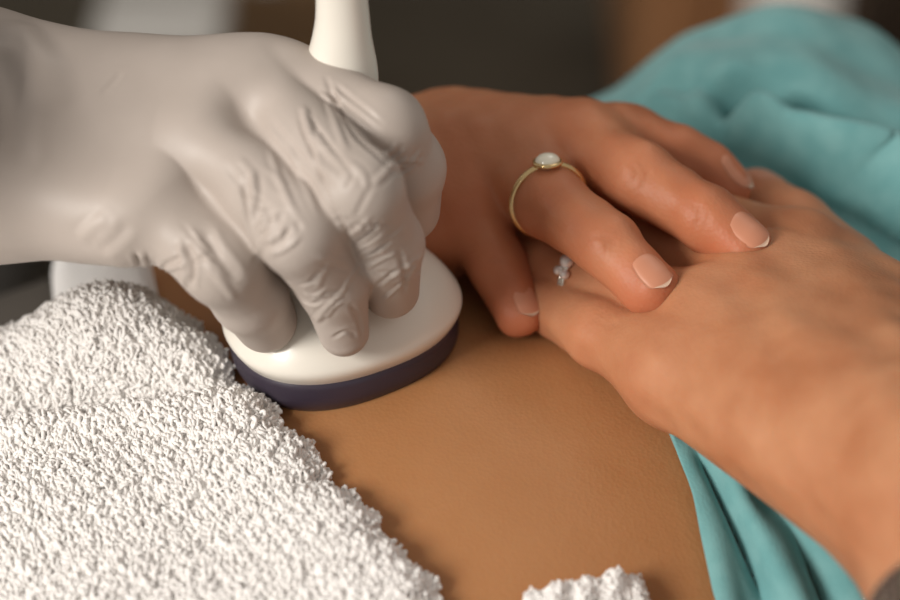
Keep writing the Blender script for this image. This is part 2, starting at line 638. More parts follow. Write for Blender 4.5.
def fine_noise(V, amp, sc, seed):
    r = np.random.default_rng(seed); o = np.zeros(len(V))
    for k in range(6):
        d = r.normal(size=3); d /= np.linalg.norm(d)
        o += np.sin(V @ d * sc * (0.6 + 0.25 * k) + r.uniform(0, 6.28))
    return o * amp / 6


for VV, FF, sd in ((LV, LF, 1), (RV, RF, 2)):
    VV += vnormals(VV, FF) * fine_noise(VV, .0006, 420, sd)[:, None]

BV, BF = join([(TV, TF), (LV, LF), (RV, RF)])
me = np_mesh('body', BV, fix_quads(BV, BF))
a = me.attributes.new('flush', 'FLOAT', 'POINT')
fl = np.zeros(len(BV)); tn = np.zeros(len(BV))
n1, n2 = len(TV), len(TV) + len(LV)
fl[n1:n2] = 0.10 + flush_of(LV, Lp.values())
fl[n2:] = 0.30 + flush_of(RV, Rp.values())
tn[:n1] = 0.85
a.data.foreach_set('value', np.clip(fl, 0, 1).astype(np.float32))
a = me.attributes.new('tan', 'FLOAT', 'POINT'); a.data.foreach_set('value', tn.astype(np.float32))
body = link('body', me, M_SKIN, patient)


def nail(f, base, tip, up, wd, ln, rad, parent, shift=0.0, name='fingernail'):
    """curved nail plate laid on the back of a fingertip"""
    ax = np.asarray(tip) - np.asarray(base); ax /= np.linalg.norm(ax)
    up = np.asarray(up, float); up -= ax * (up @ ax); up /= np.linalg.norm(up)
    sd = np.cross(up, ax)
    nu, nv = 15, 17
    pts = []
    for i in range(nu):
        u = i / (nu - 1)
        for j in range(nv):
            v = j / (nv - 1) * 2 - 1
            wu = wd * (0.72 + 0.28 * math.sin(min(1, u * 1.6) * math.pi / 2)) * (1 if u < .8 else math.sqrt(max(0, 1 - ((u - .8) / .26) ** 2)))
            along = (u - 0.5) * ln + 0.12 * ln * (1 - v * v) * (1 if u > .5 else -0.8) * abs(u - .5) * 2
            ang = v * wu / rad
            dirv = up * math.cos(ang) + sd * math.sin(ang)
            c = np.asarray(tip) + ax * (along + shift)
            pts.append((c, dirv, u, v))
    C = np.array([p[0] for p in pts]); Dn = np.array([p[1] for p in pts])
    t = np.full(len(C), rad * 2.2)
    for _ in range(30):
        t -= f((C + Dn * t[:, None]).astype(np.float32)) * 0.9
    uu = np.array([p[2] for p in pts]); vv = np.array([p[3] for p in pts])
    lift = 0.00018 + 0.0006 * np.clip((uu - .72) / .28, 0, 1) ** 1.2 - .0008 * np.clip(abs(vv) - .75, 0, 1) - .0005 * np.clip(.12 - uu, 0, 1) / .12
    P = C + Dn * (t + lift)[:, None]
    P2 = P - Dn * 0.0006
    V = np.concatenate([P, P2]); n = nu * nv
    F = grid_faces(nu, nv); F2 = F[:, ::-1] + n
    edge = [(0 * nv + j) for j in range(nv)] + [i * nv + nv - 1 for i in range(1, nu)] + [(nu - 1) * nv + j for j in range(nv - 2, -1, -1)] + [i * nv for i in range(nu - 2, 0, -1)]
    E = np.array(edge); E2 = np.roll(E, -1)
    F3 = np.stack([E, E + n, E2 + n, E2], -1)
    me = np_mesh(name, V, np.concatenate([F, F2, F3]))
    o = link(name, me, M_NAIL, parent)
    me.materials.append(M_NAILTIP)
    mi = np.zeros(len(me.polygons), np.int32)
    mi[:len(F)] = (uu[F].mean(1) > 0.93).astype(int)
    me.polygons.foreach_set('material_index', mi)
    return o


UPV = (0.05, -0.45, 0.9)
nail(fR, Rp['middle'][2][0], Rp['middle'][3][0], (0.12, -0.30, 0.95), .0051, .0105, .0078, patient, -.0005)
nail(fR, Rp['ring'][2][0], Rp['ring'][3][0], (0.10, -0.35, 0.93), .0048, .0095, .0079, patient, -.0005)
nail(fR, Rp['little'][2][0], Rp['little'][3][0], (0.25, -0.25, 0.95), .0040, .0080, .0072, patient, .000)
nail(fR, Rp['index'][2][0], Rp['index'][3][0], (0.1, 0.2, 1), .0058, .011, .0080, patient, .000)
nail(fL, Lp['thumb'][2][0], Lp['thumb'][3][0], (0.1, 0.5, 1), .0062, .012, .0088, patient, .000)

# shirt
HEM_PX = [(640, 398), (652, 418), (674, 460), (692, 510), (704, 560), (713, 603)]
hp = np.array([st(*PB(*p)[:2]) for p in smooth_line(HEM_PX, 5)])       # (s,t) pairs, t falling
hp = hp[np.argsort(hp[:, 1])]
tx = np.concatenate([[-WID], hp[:, 1], [hp[-1, 1] + .06, .10, WID]])
sx_ = np.concatenate([[hp[0, 0] - .005], hp[:, 0], [hp[-1, 0] - .012, 0.03, 0.04]])
order = np.argsort(tx); tx, sx_ = tx[order], sx_[order]


def shirt_mesh():
    ns, nt = 330, 420
    tt = np.linspace(-1, 1, nt)
    t = WID * np.sin(tt * math.pi / 2) * 0.9995
    hem = np.interp(t, tx, sx_)
    u = np.linspace(0, 1, ns) ** 1.15
    s = hem[None, :] + u[:, None] * (0.46 - hem[None, :])
    T = np.broadcast_to(t[None, :], s.shape)
    x = C0[0] + s * A2[0] + T * B2[0]; y = C0[1] + s * A2[1] + T * B2[1]
    z = hB(x, y)
    d = s - hem[None, :]
    lift = 0.0025 + 0.004 * np.clip(d / .03, 0, 1)
    # chest mound, far right
    g = lambda cs, ct, a, b, h: h * np.exp(-((s - cs) / a) ** 2 - ((T - ct) / b) ** 2)
    lift = lift + g(0.118, 0.092, .050, .055, 0.036)
    lift = lift * np.where(np.abs(T) > .16, 0.6, 1)
    # soft hanging folds
    lift = lift + 0.0010 * np.sin(d * 190 + T * 30) * np.clip(d / .02, 0, 1) + .0012 * np.sin(d * 90 - T * 45 + 1)* np.clip(d / .03, 0, 1)
    V = np.stack([x, y, z + lift], -1)
    # push slightly outward on the flanks
    V[..., 0] += B2[0] * np.sign(T) * np.clip((np.abs(T) - .12) / .045, 0, 1) * .006
    V[..., 1] += B2[1] * np.sign(T) * np.clip((np.abs(T) - .12) / .045, 0, 1) * .006
    V = V.reshape(-1, 3); F = grid_faces(ns, nt)
    F = F[:, ::-1] if vnormals(V, F)[:, 2].mean() < 0 else F
    V = wrinkle(V, F, SHIRT_MARKS)
    V[:, 2] = np.where(V[:, 1] > .0, np.maximum(V[:, 2], hB(V[:, 0], V[:, 1]) + .0028), V[:, 2])
    return V, F


SHIRT_MARKS = [
    ([(662, 425), (690, 480), (712, 540), (725, 610)], .0040, .0030),
    ([(690, 445), (722, 500), (750, 556), (772, 612)], .0024, -.0032),
    ([(705, 450), (745, 505), (775, 556), (800, 612)], .0045, .0045),
    ([(760, 500), (800, 540), (830, 612)], .0040, -.0030),
    ([(800, 520), (840, 560), (860, 612)], .0060, .0030),
    ([(770, 128), (820, 158), (870, 190), (930, 225)], .0085, .0170),
    ([(735, 108), (790, 122), (850, 155), (920, 195)], .0060, -.0100),
    ([(690, 70), (760, 78), (830, 100), (900, 130)], .0120, .0050),
    ([(660, 108), (715, 118), (765, 145)], .0050, .0050),
    ([(800, 180), (850, 210), (910, 260)], .0070, -.0050),
    ([(720, 30), (700, 60), (690, 100)], .0090, -.0020),
]
SV, SF = shirt_mesh()
shirt = link('shirt', np_mesh('shirt', SV, SF), M_SHIRT, patient)
m = shirt.modifiers.new('cloth', 'SOLIDIFY'); m.thickness = 0.0014; m.offset = 1

# ------------------------------------------------------------------ rings and bracelet
def frame_of(a, b, up):
    ax = b - a; ax = ax / np.linalg.norm(ax)
    up = np.asarray(up, float); up = up - ax * (up @ ax); up /= np.linalg.norm(up)
    return ax, up, np.cross(ax, up)


def ring_pts(c, up, sd, r, n=48):
    th = np.linspace(0, 2 * np.pi, n, endpoint=False)
    return c + r * (np.cos(th)[:, None] * up + np.sin(th)[:, None] * sd)


def ellipsoid(c, ax, r, n=16, m=10):
    th = np.linspace(0, 2 * np.pi, n, endpoint=False); ph = np.linspace(0.02, math.pi - .02, m)
    V = np.array([c + r[0] * math.sin(p) * math.cos(t) * ax[0] + r[1] * math.sin(p) * math.sin(t) * ax[1] + r[2] * math.cos(p) * ax[2] for p in ph for t in th])
    F = grid_faces(m, n, True)
    return V, F


a_, b_ = Rp['ring'][0][0], Rp['ring'][1][0]
k_ = 0.93
c_ = a_ + (b_ - a_) * k_
ax_, up_, sd_ = frame_of(a_, b_, (-0.05, 0.15, 1))
rr = 0.0107
ringR = empty('ring', c_, 'gold ring with an oval pearly stone on the upper hand', 'ring')
V, F = tube(ring_pts(c_, up_, sd_, rr), .0010, 10, True)
link('ring_band', np_mesh('ring_band', V, F), M_GOLD, ringR)
V, F = tube(ring_pts(c_ + up_ * (rr + .0008), ax_, sd_, .0036, 24), .0007, 8, True)
link('bezel', np_mesh('bezel', V, F), M_GOLD, ringR)
V, F = ellipsoid(c_ + up_ * (rr + .0010), (ax_, sd_, up_), (.0032, .0036, .0024))
link('stone', np_mesh('stone', V, F), M_PEARL, ringR)

a_, b_ = Lp['ring'][0][0], Lp['ring'][1][0]
k_ = 0.80
c_ = a_ + (b_ - a_) * k_
ax_, up_, sd_ = frame_of(a_, b_, (0, -0.75, 0.7))
rr = 0.0107
ringL = empty('ring', c_, 'silver ring with small clustered stones on the lower hand', 'ring')
parts = [tube(ring_pts(c_ + ax_ * o, up_, sd_, rr), .0007, 8, True) for o in (-.0006, 0.0006)]
parts += [tube(ring_pts(c_, up_, sd_, rr - .0002), .0009, 8, True)]
V, F = join(parts)
link('ring_band', np_mesh('ring_band', V, F), M_SILVER, ringL)
for q, (o1, o2, sz) in enumerate([(0, 0, .0022), (.0012, .0032, .0015), (-.0014, .0034, .0015), (.0014, -.0030, .0015), (-.0012, -.0034, .0015)]):
    ang = o2 / rr
    n_ = up_ * math.cos(ang) + sd_ * math.sin(ang)
    V, F = ellipsoid(c_ + n_ * (rr + .0008) + ax_ * o1, (ax_, np.cross(ax_, n_), n_), (sz, sz, sz * .9), 8, 6)
    link('stone', np_mesh('stone', V, F), M_GEM, ringL, smooth=False)

# bracelet on the left wrist: lies on the arm's surface
bc = U(1032, 640, .0245)
axb = (U(1012, 660, .021) - U(1000, 540, 0.029)); axb /= np.linalg.norm(axb)
upb = np.array([0, 0, 1.0]); upb -= axb * (upb @ axb); upb /= np.linalg.norm(upb); sdb = np.cross(axb, upb)
brac = empty('bracelet', bc, 'dark woven bracelet with rows of silver beads on the wrist', 'bracelet')


def arm_r(c, dirs):
    t = np.full(len(dirs), .05)
    for _ in range(40):
        t -= fL((c + dirs * t[:, None]).astype(np.float32)) * .9
    return t


nb_ = 200
th = np.linspace(0, 2 * np.pi, nb_, endpoint=False)
dirs = np.cos(th)[:, None] * upb + np.sin(th)[:, None] * sdb
rows = []
bandV = []
for k in range(9):
    c = bc + axb * (k - 4) * .0022
    t = arm_r(c, dirs)
    bandV.append(c + dirs * (t + .0011)[:, None])
    if k < 9:
        for i in range(nb_):
            p = c + dirs[i] * (t[i] + .0018)
            if i % 3 == 0:
                tg = np.cross(axb, dirs[i])
                rows.append(ellipsoid(p, (axb, tg, dirs[i]), (.0007, .0004, .0004), 5, 4))
B = np.concatenate(bandV)
F = grid_faces(9, nb_, True)
bo = link('woven_band', np_mesh('woven_band', B, F), M_DARKM, brac)
mm = bo.modifiers.new('t', 'SOLIDIFY'); mm.thickness = .0012; mm.offset = 0
V, F = join(rows)
tag(link('beads', np_mesh('beads', V, F), M_SILVER, brac), kind='stuff')

# ------------------------------------------------------------------ ultrasound probe
pbase = PB(346, 352, 0.0)
probe = empty('ultrasound_probe', pbase, 'ivory ultrasound probe pressed on the belly by a gloved hand', 'probe')
PROT = R(28)           # long side turned to face the camera, a little to the right
PT = np.array([0.0, 0.0, 1.0])
pe1 = np.array([math.cos(PROT), math.sin(PROT), 0.05]); pe1 /= np.linalg.norm(pe1)
pe3 = np.array([0.0, 0.02, 1.0]); pe3 -= pe1 * (pe3 @ pe1); pe3 /= np.linalg.norm(pe3)
pe2 = np.cross(pe3, pe1)
PC = PB(346, 344, 0.0)


def lofted(prof, n=96, close=True):
    """prof: list of (z, half length, half depth, x shift, y shift, exponent)"""
    th = np.linspace(0, 2 * np.pi, n, endpoint=False)
    V = []
    for z, a, b, dx, dy, e in prof:
        c, s = np.cos(th), np.sin(th)
        X = a * np.sign(c) * np.abs(c) ** (2 / e) + dx
        Y = b * np.sign(s) * np.abs(s) ** (2 / e) + dy
        V.append(PC + X[:, None] * pe1 + Y[:, None] * pe2 + z * pe3)
    m = len(V)
    V = np.concatenate(V)
    F = grid_faces(m, n, True)
    if close:
        c0 = len(V)
        V = np.concatenate([V, [V[:n].mean(0)], [V[-n:].mean(0)]])
        j = np.arange(n); j2 = (j + 1) % n
        F = np.concatenate([F, np.stack([np.full(n, c0), j, j2, j2], -1), np.stack([np.full(n, c0 + 1), (m - 1) * n + j2, (m - 1) * n + j, (m - 1) * n + j], -1)])
    return V, F


def interp_prof(keys, n):
    K = np.array(keys); x = np.linspace(0, len(K) - 1, n)
    return smooth_line(K, 8)


PROBE_KEYS = [
    (0.0070, .0312, .0256, 0, 0, 2.3), (0.0115, .0335, .0280, 0, 0, 2.3), (0.0150, .0325, .0272, 0, 0, 2.3), (0.0200, .0290, .0235, 0, 0, 2.3),
    (0.0260, .0230, .0180, 0, .001, 2.2), (0.0340, .0170, .0130, 0, .002, 2.1), (0.0450, .0140, .0120, 0, .003, 2), (0.0650, .0135, .0118, 0.001, .004, 2),
    (0.0800, .0110, .0105, 0.007, .005, 2), (0.0930, .0078, .0078, 0.0095, .005, 2), (0.1050, .0066, .0066, 0.0105, .005, 2), (0.1300, .0054, .0054, .0105, .005, 2),
    (0.1600, .0050, .0050, .010, .005, 2)]
V, F = lofted(interp_prof(PROBE_KEYS, 90))
link('probe_housing', np_mesh('probe_housing', V, fix_quads(V, F)), M_PROBE, probe)
LENS_KEYS = [(-0.0060, .0240, .0180, 0, 0, 2.3), (-0.0035, .0290, .0235, 0, 0, 2.3), (0.001, .0318, .0266, 0, 0, 2.3), (0.0060, .0322, .0268, 0, 0, 2.3), (0.0080, .0316, .0262, 0, 0, 2.3)]
V, F = lofted(interp_prof(LENS_KEYS, 30))
o = link('probe_lens', np_mesh('probe_lens', V, fix_quads(V, F)), M_LENS, probe)
o['label'] = 'dark violet rubber lens'
top = PC + pe3 * .158 + pe1 * .010 + pe2 * .005
cab = smooth_line([top, top + np.array([-.01, .03, .06]), top + np.array([-.08, .10, .10]), top + np.array([-.25, .20, .0]), top + np.array([-.42, .45, -.35])], 12)
V, F = tube(cab, .0038, 12)
link('cable', np_mesh('cable', V, fix_quads(V, F)), M_PALE, probe)

# ------------------------------------------------------------------ clinician's gloved hand
Gp = dict(
    little=[(U(166, 210, .064), .0120), (U(222, 262, .056), .0106), (U(249, 295, .040), .0097), (U(265, 321, .026), .0084)],
    ring=[(U(212, 146, .075), .0120), (U(298, 230, .067), .0108), (U(332, 280, .046), .0094), (U(343, 330, .028), .0068)],
    middle=[(U(255, 98, .080), .0118), (U(360, 190, .076), .0105), (U(384, 243, .055), .0097), (U(391, 290, .034), .0076)],
    index=[(U(296, 92, .080), .0120), (U(384, 130, .078), .0108), (U(404, 168, .064), .0106), (U(405, 208, .048), .0094)],
    thumb=[(U(190, 135, .050), .014), (U(270, 155, .045), .0125), (U(325, 170, .045), .0110), (U(365, 180, .046), .0095)],
)
GW = U(-70, 125, .073)
G_palm = [
    (U(125, 216, .062), U(-50, 186, .060), .0132, .0165),
    (U(172, 152, .071), U(-55, 140, .068), .0132, .0170),
    (U(212, 114, .076), U(-55, 105, .074), .0132, .0170),
    (U(256, 97, .078), U(-50, 95, .074), .0132, .0168),
    (Gp['thumb'][0][0], U(-40, 110, .054), .0140, .0170),
    (U(110, 185, .052), U(-40, 140, .055), .0140, .0170),
    (U(268, 92, .078), Gp['thumb'][1][0], .011, .011),
]
G_arm = [(U(-50, 155, .068), U(-260, 130, .083), .0225, .0235), (U(-50, 108, .072), U(-260, 85, .086), .0225, .0235)]


def fold_line(pts, px):
    return pts


fG = hand_sdf(Gp, G_palm, G_arm, 0.016, 0.0055)
lo, hi = bounds(Gp, G_palm, [], 0.03)
lo[0] = U(-150, 150, .075)[0]
cutx = lo[0] + .012
cuff_x = U(-8, 140, .075)[0]


def fGlove(P):
    return fG(P)


GV, GF = surface(fGlove, lo, hi, 0.00052)
G_marks = [
    # lines between the fingers running up the back of the hand
    ([(326, 78), (337, 104), (350, 130), (372, 152), (392, 170)], .0010, -.0016),
    ([(300, 120), (312, 150), (326, 190), (342, 222), (356, 250)], .0010, -.0014),
    ([(244, 180), (246, 205), (250, 232), (256, 252)], .0014, -.0020),
    # standing ridges
    ([(252, 172), (255, 195), (252, 220)], .0013, .0016), ([(303, 106), (308, 125), (311, 146)], .0012, .0014),
    ([(270, 150), (282, 185), (300, 220)], .0012, .0007), ([(285, 135), (300, 175), (318, 215)], .0012, .0006),
    ([(322, 88), (334, 120), (348, 155)], .0012, .0007),
    # long shallow folds down the little finger and the hand's edge
    ([(203, 225), (215, 250), (240, 282)], .0016, -.0009), ([(195, 240), (212, 270), (236, 300)], .0014, .0007),
    ([(185, 245), (193, 262), (192, 286)], .0012, -.0018), ([(179, 242), (184, 262), (184, 286)], .0012, .0012),
    ([(135, 252), (139, 262), (136, 274)], .0011, -.0015), ([(141, 250), (146, 264), (143, 278)], .0011, .0012), ([(160, 262), (163, 275), (160, 285)], .0011, .0006),
    # crumples on the ring finger
    ([(258, 238), (268, 228), (272, 212)], .0010, -.0012), ([(264, 243), (275, 234), (281, 219)], .0010, .0011), ([(268, 250), (281, 241), (291, 228)], .0010, -.0012),
    ([(275, 255), (290, 246), (300, 236)], .0009, .0009), ([(255, 228), (262, 218), (264, 205)], .0010, .0009),
    ([(300, 300), (312, 304), (322, 300)], .0009, -.0009), ([(302, 292), (314, 296), (326, 290)], .0009, .0008), ([(298, 285), (310, 282), (318, 272)], .0010, -.0008),
    ([(350, 305), (358, 318), (362, 336)], .0010, -.0008), ([(326, 318), (334, 308), (344, 300)], .0009, .0007), ([(333, 338), (345, 331), (357, 336)], .0009, -.0007),
    # crumples on the middle finger
    ([(352, 243), (366, 236), (380, 222)], .0010, -.0013), ([(356, 249), (371, 243), (386, 229)], .0010, .0011), ([(360, 256), (376, 250), (392, 238)], .0010, -.0011),
    ([(349, 235), (360, 228), (370, 216)], .0010, .0009), ([(366, 268), (380, 260), (396, 252)], .0009, .0008), ([(376, 286), (388, 276), (400, 268)], .0010, -.0008),
    ([(384, 300), (396, 288), (406, 276)], .0009, .0007), ([(345, 188), (351, 181), (353, 174)], .0009, -.0006), ([(338, 176), (342, 168), (346, 164)], .0008, -.0005),
    ([(398, 250), (404, 270), (404, 292)], .0011, -.0009),
    # index finger joint
    ([(386, 160), (395, 156), (403, 147)], .0009, -.0012), ([(389, 166), (400, 164), (412, 154)], .0009, .0009), ([(388, 172), (402, 172), (418, 162)], .0010, -.0012),
    ([(384, 154), (392, 150), (398, 142)], .0009, .0008),
    # web at the top edge and back of the hand
    ([(100, 95), (110, 86), (122, 72)], .0012, -.0004),
    ([(80, 240), (92, 228), (108, 216)], .0016, .0004), ([(100, 250), (116, 238), (130, 222)], .0016, -.0004),
    ([(20, 30), (40, 60), (50, 95)], .0040, .0008), ([(0, 60), (14, 100), (20, 150)], .0030, -.0008),
]
_r = np.random.default_rng(21)


def crumples(c, d, wide, n, spread):
    out = []
    c = np.array(c, float); d = np.array(d, float); d /= np.linalg.norm(d); q = np.array([-d[1], d[0]])
    for k in range(n):
        o = c + d * _r.uniform(-spread, spread) + q * _r.uniform(-.45, .45) * wide
        tl = _r.uniform(.25, .7) * _r.choice([-1, 1]); L = _r.uniform(.22, .42) * wide
        v = q * math.cos(tl) + d * math.sin(tl)
        out.append(([tuple(o - v * L), tuple(o + d * _r.uniform(-2, 2)), tuple(o + v * L)], _r.uniform(.0008, .0013), _r.choice([-1, 1]) * _r.uniform(.0004, .0009)))
    return out


def tension(p0, p1, wide, n):
    out = []
    p0 = np.array(p0, float); p1 = np.array(p1, float); d = p1 - p0; q = np.array([-d[1], d[0]]) / np.linalg.norm(d)
    for k in range(n):
        a, b = sorted(_r.uniform(0, 1, 2)); b = min(1, a + max(.25, b - a)); o = q * _r.uniform(-.5, .5) * wide
        m = (p0 + d * (a + b) / 2 + o + q * _r.uniform(-2, 2))
        out.append(([tuple(p0 + d * a + o), tuple(m), tuple(p0 + d * b + o * .7)], _r.uniform(.0008, .0014), _r.choice([-1, 1]) * _r.uniform(.0004, .0008)))
    return out


G_marks += crumples((328, 285), (30, 60), 50, 7, 22) + crumples((384, 262), (15, 55), 46, 7, 24) + crumples((272, 236), (40, 45), 44, 5, 14)
G_marks += crumples((352, 222), (25, 50), 44, 4, 14) + crumples((402, 170), (15, 50), 50, 4, 12) + crumples((190, 262), (50, 40), 40, 4, 16)
G_marks += tension((232, 150), (300, 230), 34, 6) + tension((275, 100), (360, 200), 36, 6) + tension((165, 215), (240, 290), 34, 5) + tension((318, 80), (395, 140), 24, 3)
G_marks = [(l, w * (.72 if w < .0015 else 1), d * (.60 if w < .0015 else 1)) for l, w, d in G_marks]
GV = wrinkle(GV, GF, G_marks)
GV = dents(GV, GF, [(246, 118, .0085, -.0020), (194, 202, .0085, -.0020), (222, 84, .010, .0010), (178, 164, .010, .0012), (120, 235, .012, .0008)])
NG = vnormals(GV, GF)
GV = GV + NG * fine_noise(GV, .0005, 200, 5)[:, None]
# cut the glove open at its cuff
keep = GV[:, 0] > cutx
idx = -np.ones(len(GV), int); idx[keep] = np.arange(keep.sum())
GF = GF[keep[GF].all(1)]; GF = idx[GF]; GV = GV[keep]

clin = empty('person', U(-190, 150, .08), 'clinician in grey glove and black sleeve, holding the probe', 'person')
glove = link('glove', np_mesh('glove', GV, GF), M_GLOVE, clin)


def f_in(P):
    return fG(P) + 0.0042


def f_arm(P):
    return smin(f_in(P), seg(P, GW, U(-400, 90, .13), .020, .030), .012)


lo, hi = bounds(Gp, G_palm, [], 0.03)
lo[0] = -0.36; hi[2] += .08; hi[1] += .02
AV, AF = surface(f_arm, lo, hi, .0025, 1)
me = np_mesh('body', AV, AF)
for nme in ('flush', 'tan'):
    a = me.attributes.new(nme, 'FLOAT', 'POINT'); a.data.foreach_set('value', np.full(len(AV), .1, np.float32))
link('body', me, M_SKIN, clin)

# ------------------------------------------------------------------ towel
EDGE_PX = [(138, 262), (174, 298), (202, 338), (238, 378), (284, 425), (332, 478), (372, 522), (408, 560), (446, 606), (500, 668)]
edge = np.array([PB(x, y, .006)[:2] for x, y in EDGE_PX])
edge_s, edge_t = st(edge[:, 0], edge[:, 1])
od = np.argsort(edge_t)


def towel_surface(nu=300, nv=300):
    """u runs away from the edge toward the hips, v runs across the body"""
    v = np.linspace(0, 1, nv)
    tmin, tmax = -0.158, edge_t.max()
    t = tmin + (tmax - tmin) * v
    es = np.interp(t, edge_t[od], edge_s[od])
    es = es + 0.0012 * np.sin(t * 260) + .0008 * np.sin(t * 610 + 1)
    u = np.linspace(0, 1, nu) ** 1.25
    L = 0.20
    s = es[None, :] - u[:, None] * L
    T = np.broadcast_to(t[None, :], s.shape)
    x = C0[0] + s * A2[0] + T * B2[0]; y = C0[1] + s * A2[1] + T * B2[1]
    return x, y, s, T, (u[:, None] * L) + 0 * s


def towel_lift(x, y, d):
    l = 0.0015 + 0.0105 * (1 - np.exp(-d / .0055))
    # the towel's back part rises over a rolled layer
    k = np.clip((y - ROLLY - .004) / .022, 0, 1); k = k * k * (3 - 2 * k)
    e = np.clip(d / .030, 0, 1)
    l = l + 0.0185 * k * (.25 + .75 * e) * (.5 + .5 * np.clip((x + .140) / .05, 0, 1))
    l = l - 0.0095 * np.exp(-((y - (ROLLY - .000 + .002 * np.sin(x * 60))) / .0034) ** 2) * e
    l = l + 0.0045 * np.exp(-((y - (ROLLY - .008)) / .0050) ** 2) * e
    l = l + 0.0015 * np.sin(x * 70 + y * 40) + .001 * np.sin(y * 120 - x * 50) + .003 * k * np.sin(x * 110)
    return l


ROLLY = U(100, 356, .014)[1]
x, y, s_, T_, d_ = towel_surface()
z = hB(x, y) + towel_lift(x, y, d_)
yb2 = ROLLY + .024
z = z - 26.0 * np.maximum(0, y - yb2) ** 2      # falls away behind the roll
V = np.stack([x, y, z], -1).reshape(-1, 3)
F = grid_faces(300, 300)
N = vnormals(V, F)
if N[:, 2].mean() < 0: F = F[:, ::-1]; N = -N
bv = V[:, :].copy(); bv[:, 2] = np.maximum(hB(V[:, 0], V[:, 1]) * 1.0, -.2) - .0005
bv[:, 2] = np.minimum(bv[:, 2], V[:, 2] - .0005)
n = len(V)
i0 = np.arange(300)
border = np.concatenate([i0, 300 * np.arange(1, 300) + 299, 299 * 300 + i0[::-1][1:], 300 * np.arange(298, 0, -1)])
b2 = np.roll(border, -1)
base = (np.concatenate([V, bv]), np.concatenate([F, F[:, ::-1] + n, np.stack([border, border + n, b2 + n, b2], -1)]))


def loops(P, Nn, along, seed=3, hgt=(.0007, .0016), span=(.0006, .0013), rad=.00046, wild=.45):
    """little terry loops: arched yarns standing on the cloth"""
    r = np.random.default_rng(seed); n = len(P)
    tan = along - Nn * np.einsum('ij,ij->i', along, Nn)[:, None]
    tan += r.normal(size=(n, 3)) * wild
    tan -= Nn * np.einsum('ij,ij->i', tan, Nn)[:, None]
    tan /= np.linalg.norm(tan, axis=1)[:, None]
    bi = np.cross(Nn, tan)
    cl = np.sin(P[:, 0] * 1900 + 3 * np.sin(P[:, 1] * 700)) * np.sin(P[:, 1] * 1700 + 3 * np.sin(P[:, 0] * 800 + 1)) + .6 * np.sin(P[:, 0] * 830 + 2) * np.sin(P[:, 1] * 760)
    h = r.uniform(*hgt, n) * (1 + .22 * cl); sp = r.uniform(*span, n)
    P = P + Nn * (cl * .00045)[:, None]
    lean = r.normal(size=(n, 2)) * .0007
    ph = np.linspace(0, np.pi, 6)
    ctr = (P[:, None] + tan[:, None] * (-np.cos(ph)[None, :, None] * sp[:, None, None]) + Nn[:, None] * ((np.sin(ph) ** .8)[None, :, None] * h[:, None, None] - .0003)
           + (tan * lean[:, :1] + bi * lean[:, 1:])[:, None] * np.sin(ph)[None, :, None])
    T = np.gradient(ctr, axis=1); T /= np.linalg.norm(T, axis=2)[..., None]
    Bn = np.broadcast_to(bi[:, None], T.shape)
    Nm = np.cross(T, Bn)
    q = np.linspace(0, 2 * np.pi, 5, endpoint=False)
    rr = r.uniform(.8, 1.25, n) * rad
    V = ctr[:, :, None] + rr[:, None, None, None] * (Nm[:, :, None] * np.cos(q)[None, None, :, None] + Bn[:, :, None] * np.sin(q)[None, None, :, None])
    f = grid_faces(6, 5, True)
    F = (f[None] + (np.arange(n) * 30)[:, None, None]).reshape(-1, 4)
    return V.reshape(-1, 3), F


def scatter(V, F, count, seed, wfun=None):
    r = np.random.default_rng(seed)
    a = V[F[:, 0]]; b = V[F[:, 1]]; c = V[F[:, 2]]; d = V[F[:, 3]]
    ar = np.linalg.norm(np.cross(c - a, d - b), axis=1)
    if wfun is not None: ar = ar * wfun((a + c) / 2)
    f = r.choice(len(F), count, p=ar / ar.sum())
    u, v = r.random((2, count))
    P = (a[f] * ((1 - u) * (1 - v))[:, None] + b[f] * (u * (1 - v))[:, None] + c[f] * (u * v)[:, None] + d[f] * ((1 - u) * v)[:, None])
    Nn = np.cross(c[f] - a[f], d[f] - b[f]); Nn /= np.linalg.norm(Nn, axis=1)[:, None]
    return P, Nn


def vis_w(C):
    rel = C - CAM
    c, s = math.cos(PITCH), math.sin(PITCH)
    dep = rel[:, 1] * c - rel[:, 2] * s
    px = rel[:, 0] / dep / PXM + 450; py = 300 - (rel[:, 1] * s + rel[:, 2] * c) / dep / PXM
    return ((px > -60) & (py < 670)).astype(float)


P, Nn = scatter(V, F, 27000, 11, vis_w)
along = np.broadcast_to(np.array([0.35, -0.93, 0.0]), P.shape).copy()
lp = loops(P, Nn, along)
# shaggier loops along the free edge
ei = rng.integers(0, 300 * 7, 1500)
eN = N[ei] * .6 + np.array([A2[0], A2[1], 0]) * .8
eN /= np.linalg.norm(eN, axis=1)[:, None]
le = loops(V[ei], eN, along[:1500].copy(), 5, (.0013, .0030), (.0004, .0010), .00045)
TVv, TFf = join([base, lp, le])
towel = link('towel', np_mesh('towel', TVv, TFf), M_TOWEL)
tag(towel, 'white terry towel draped over the patient\'s hips, filling the lower left', 'towel')

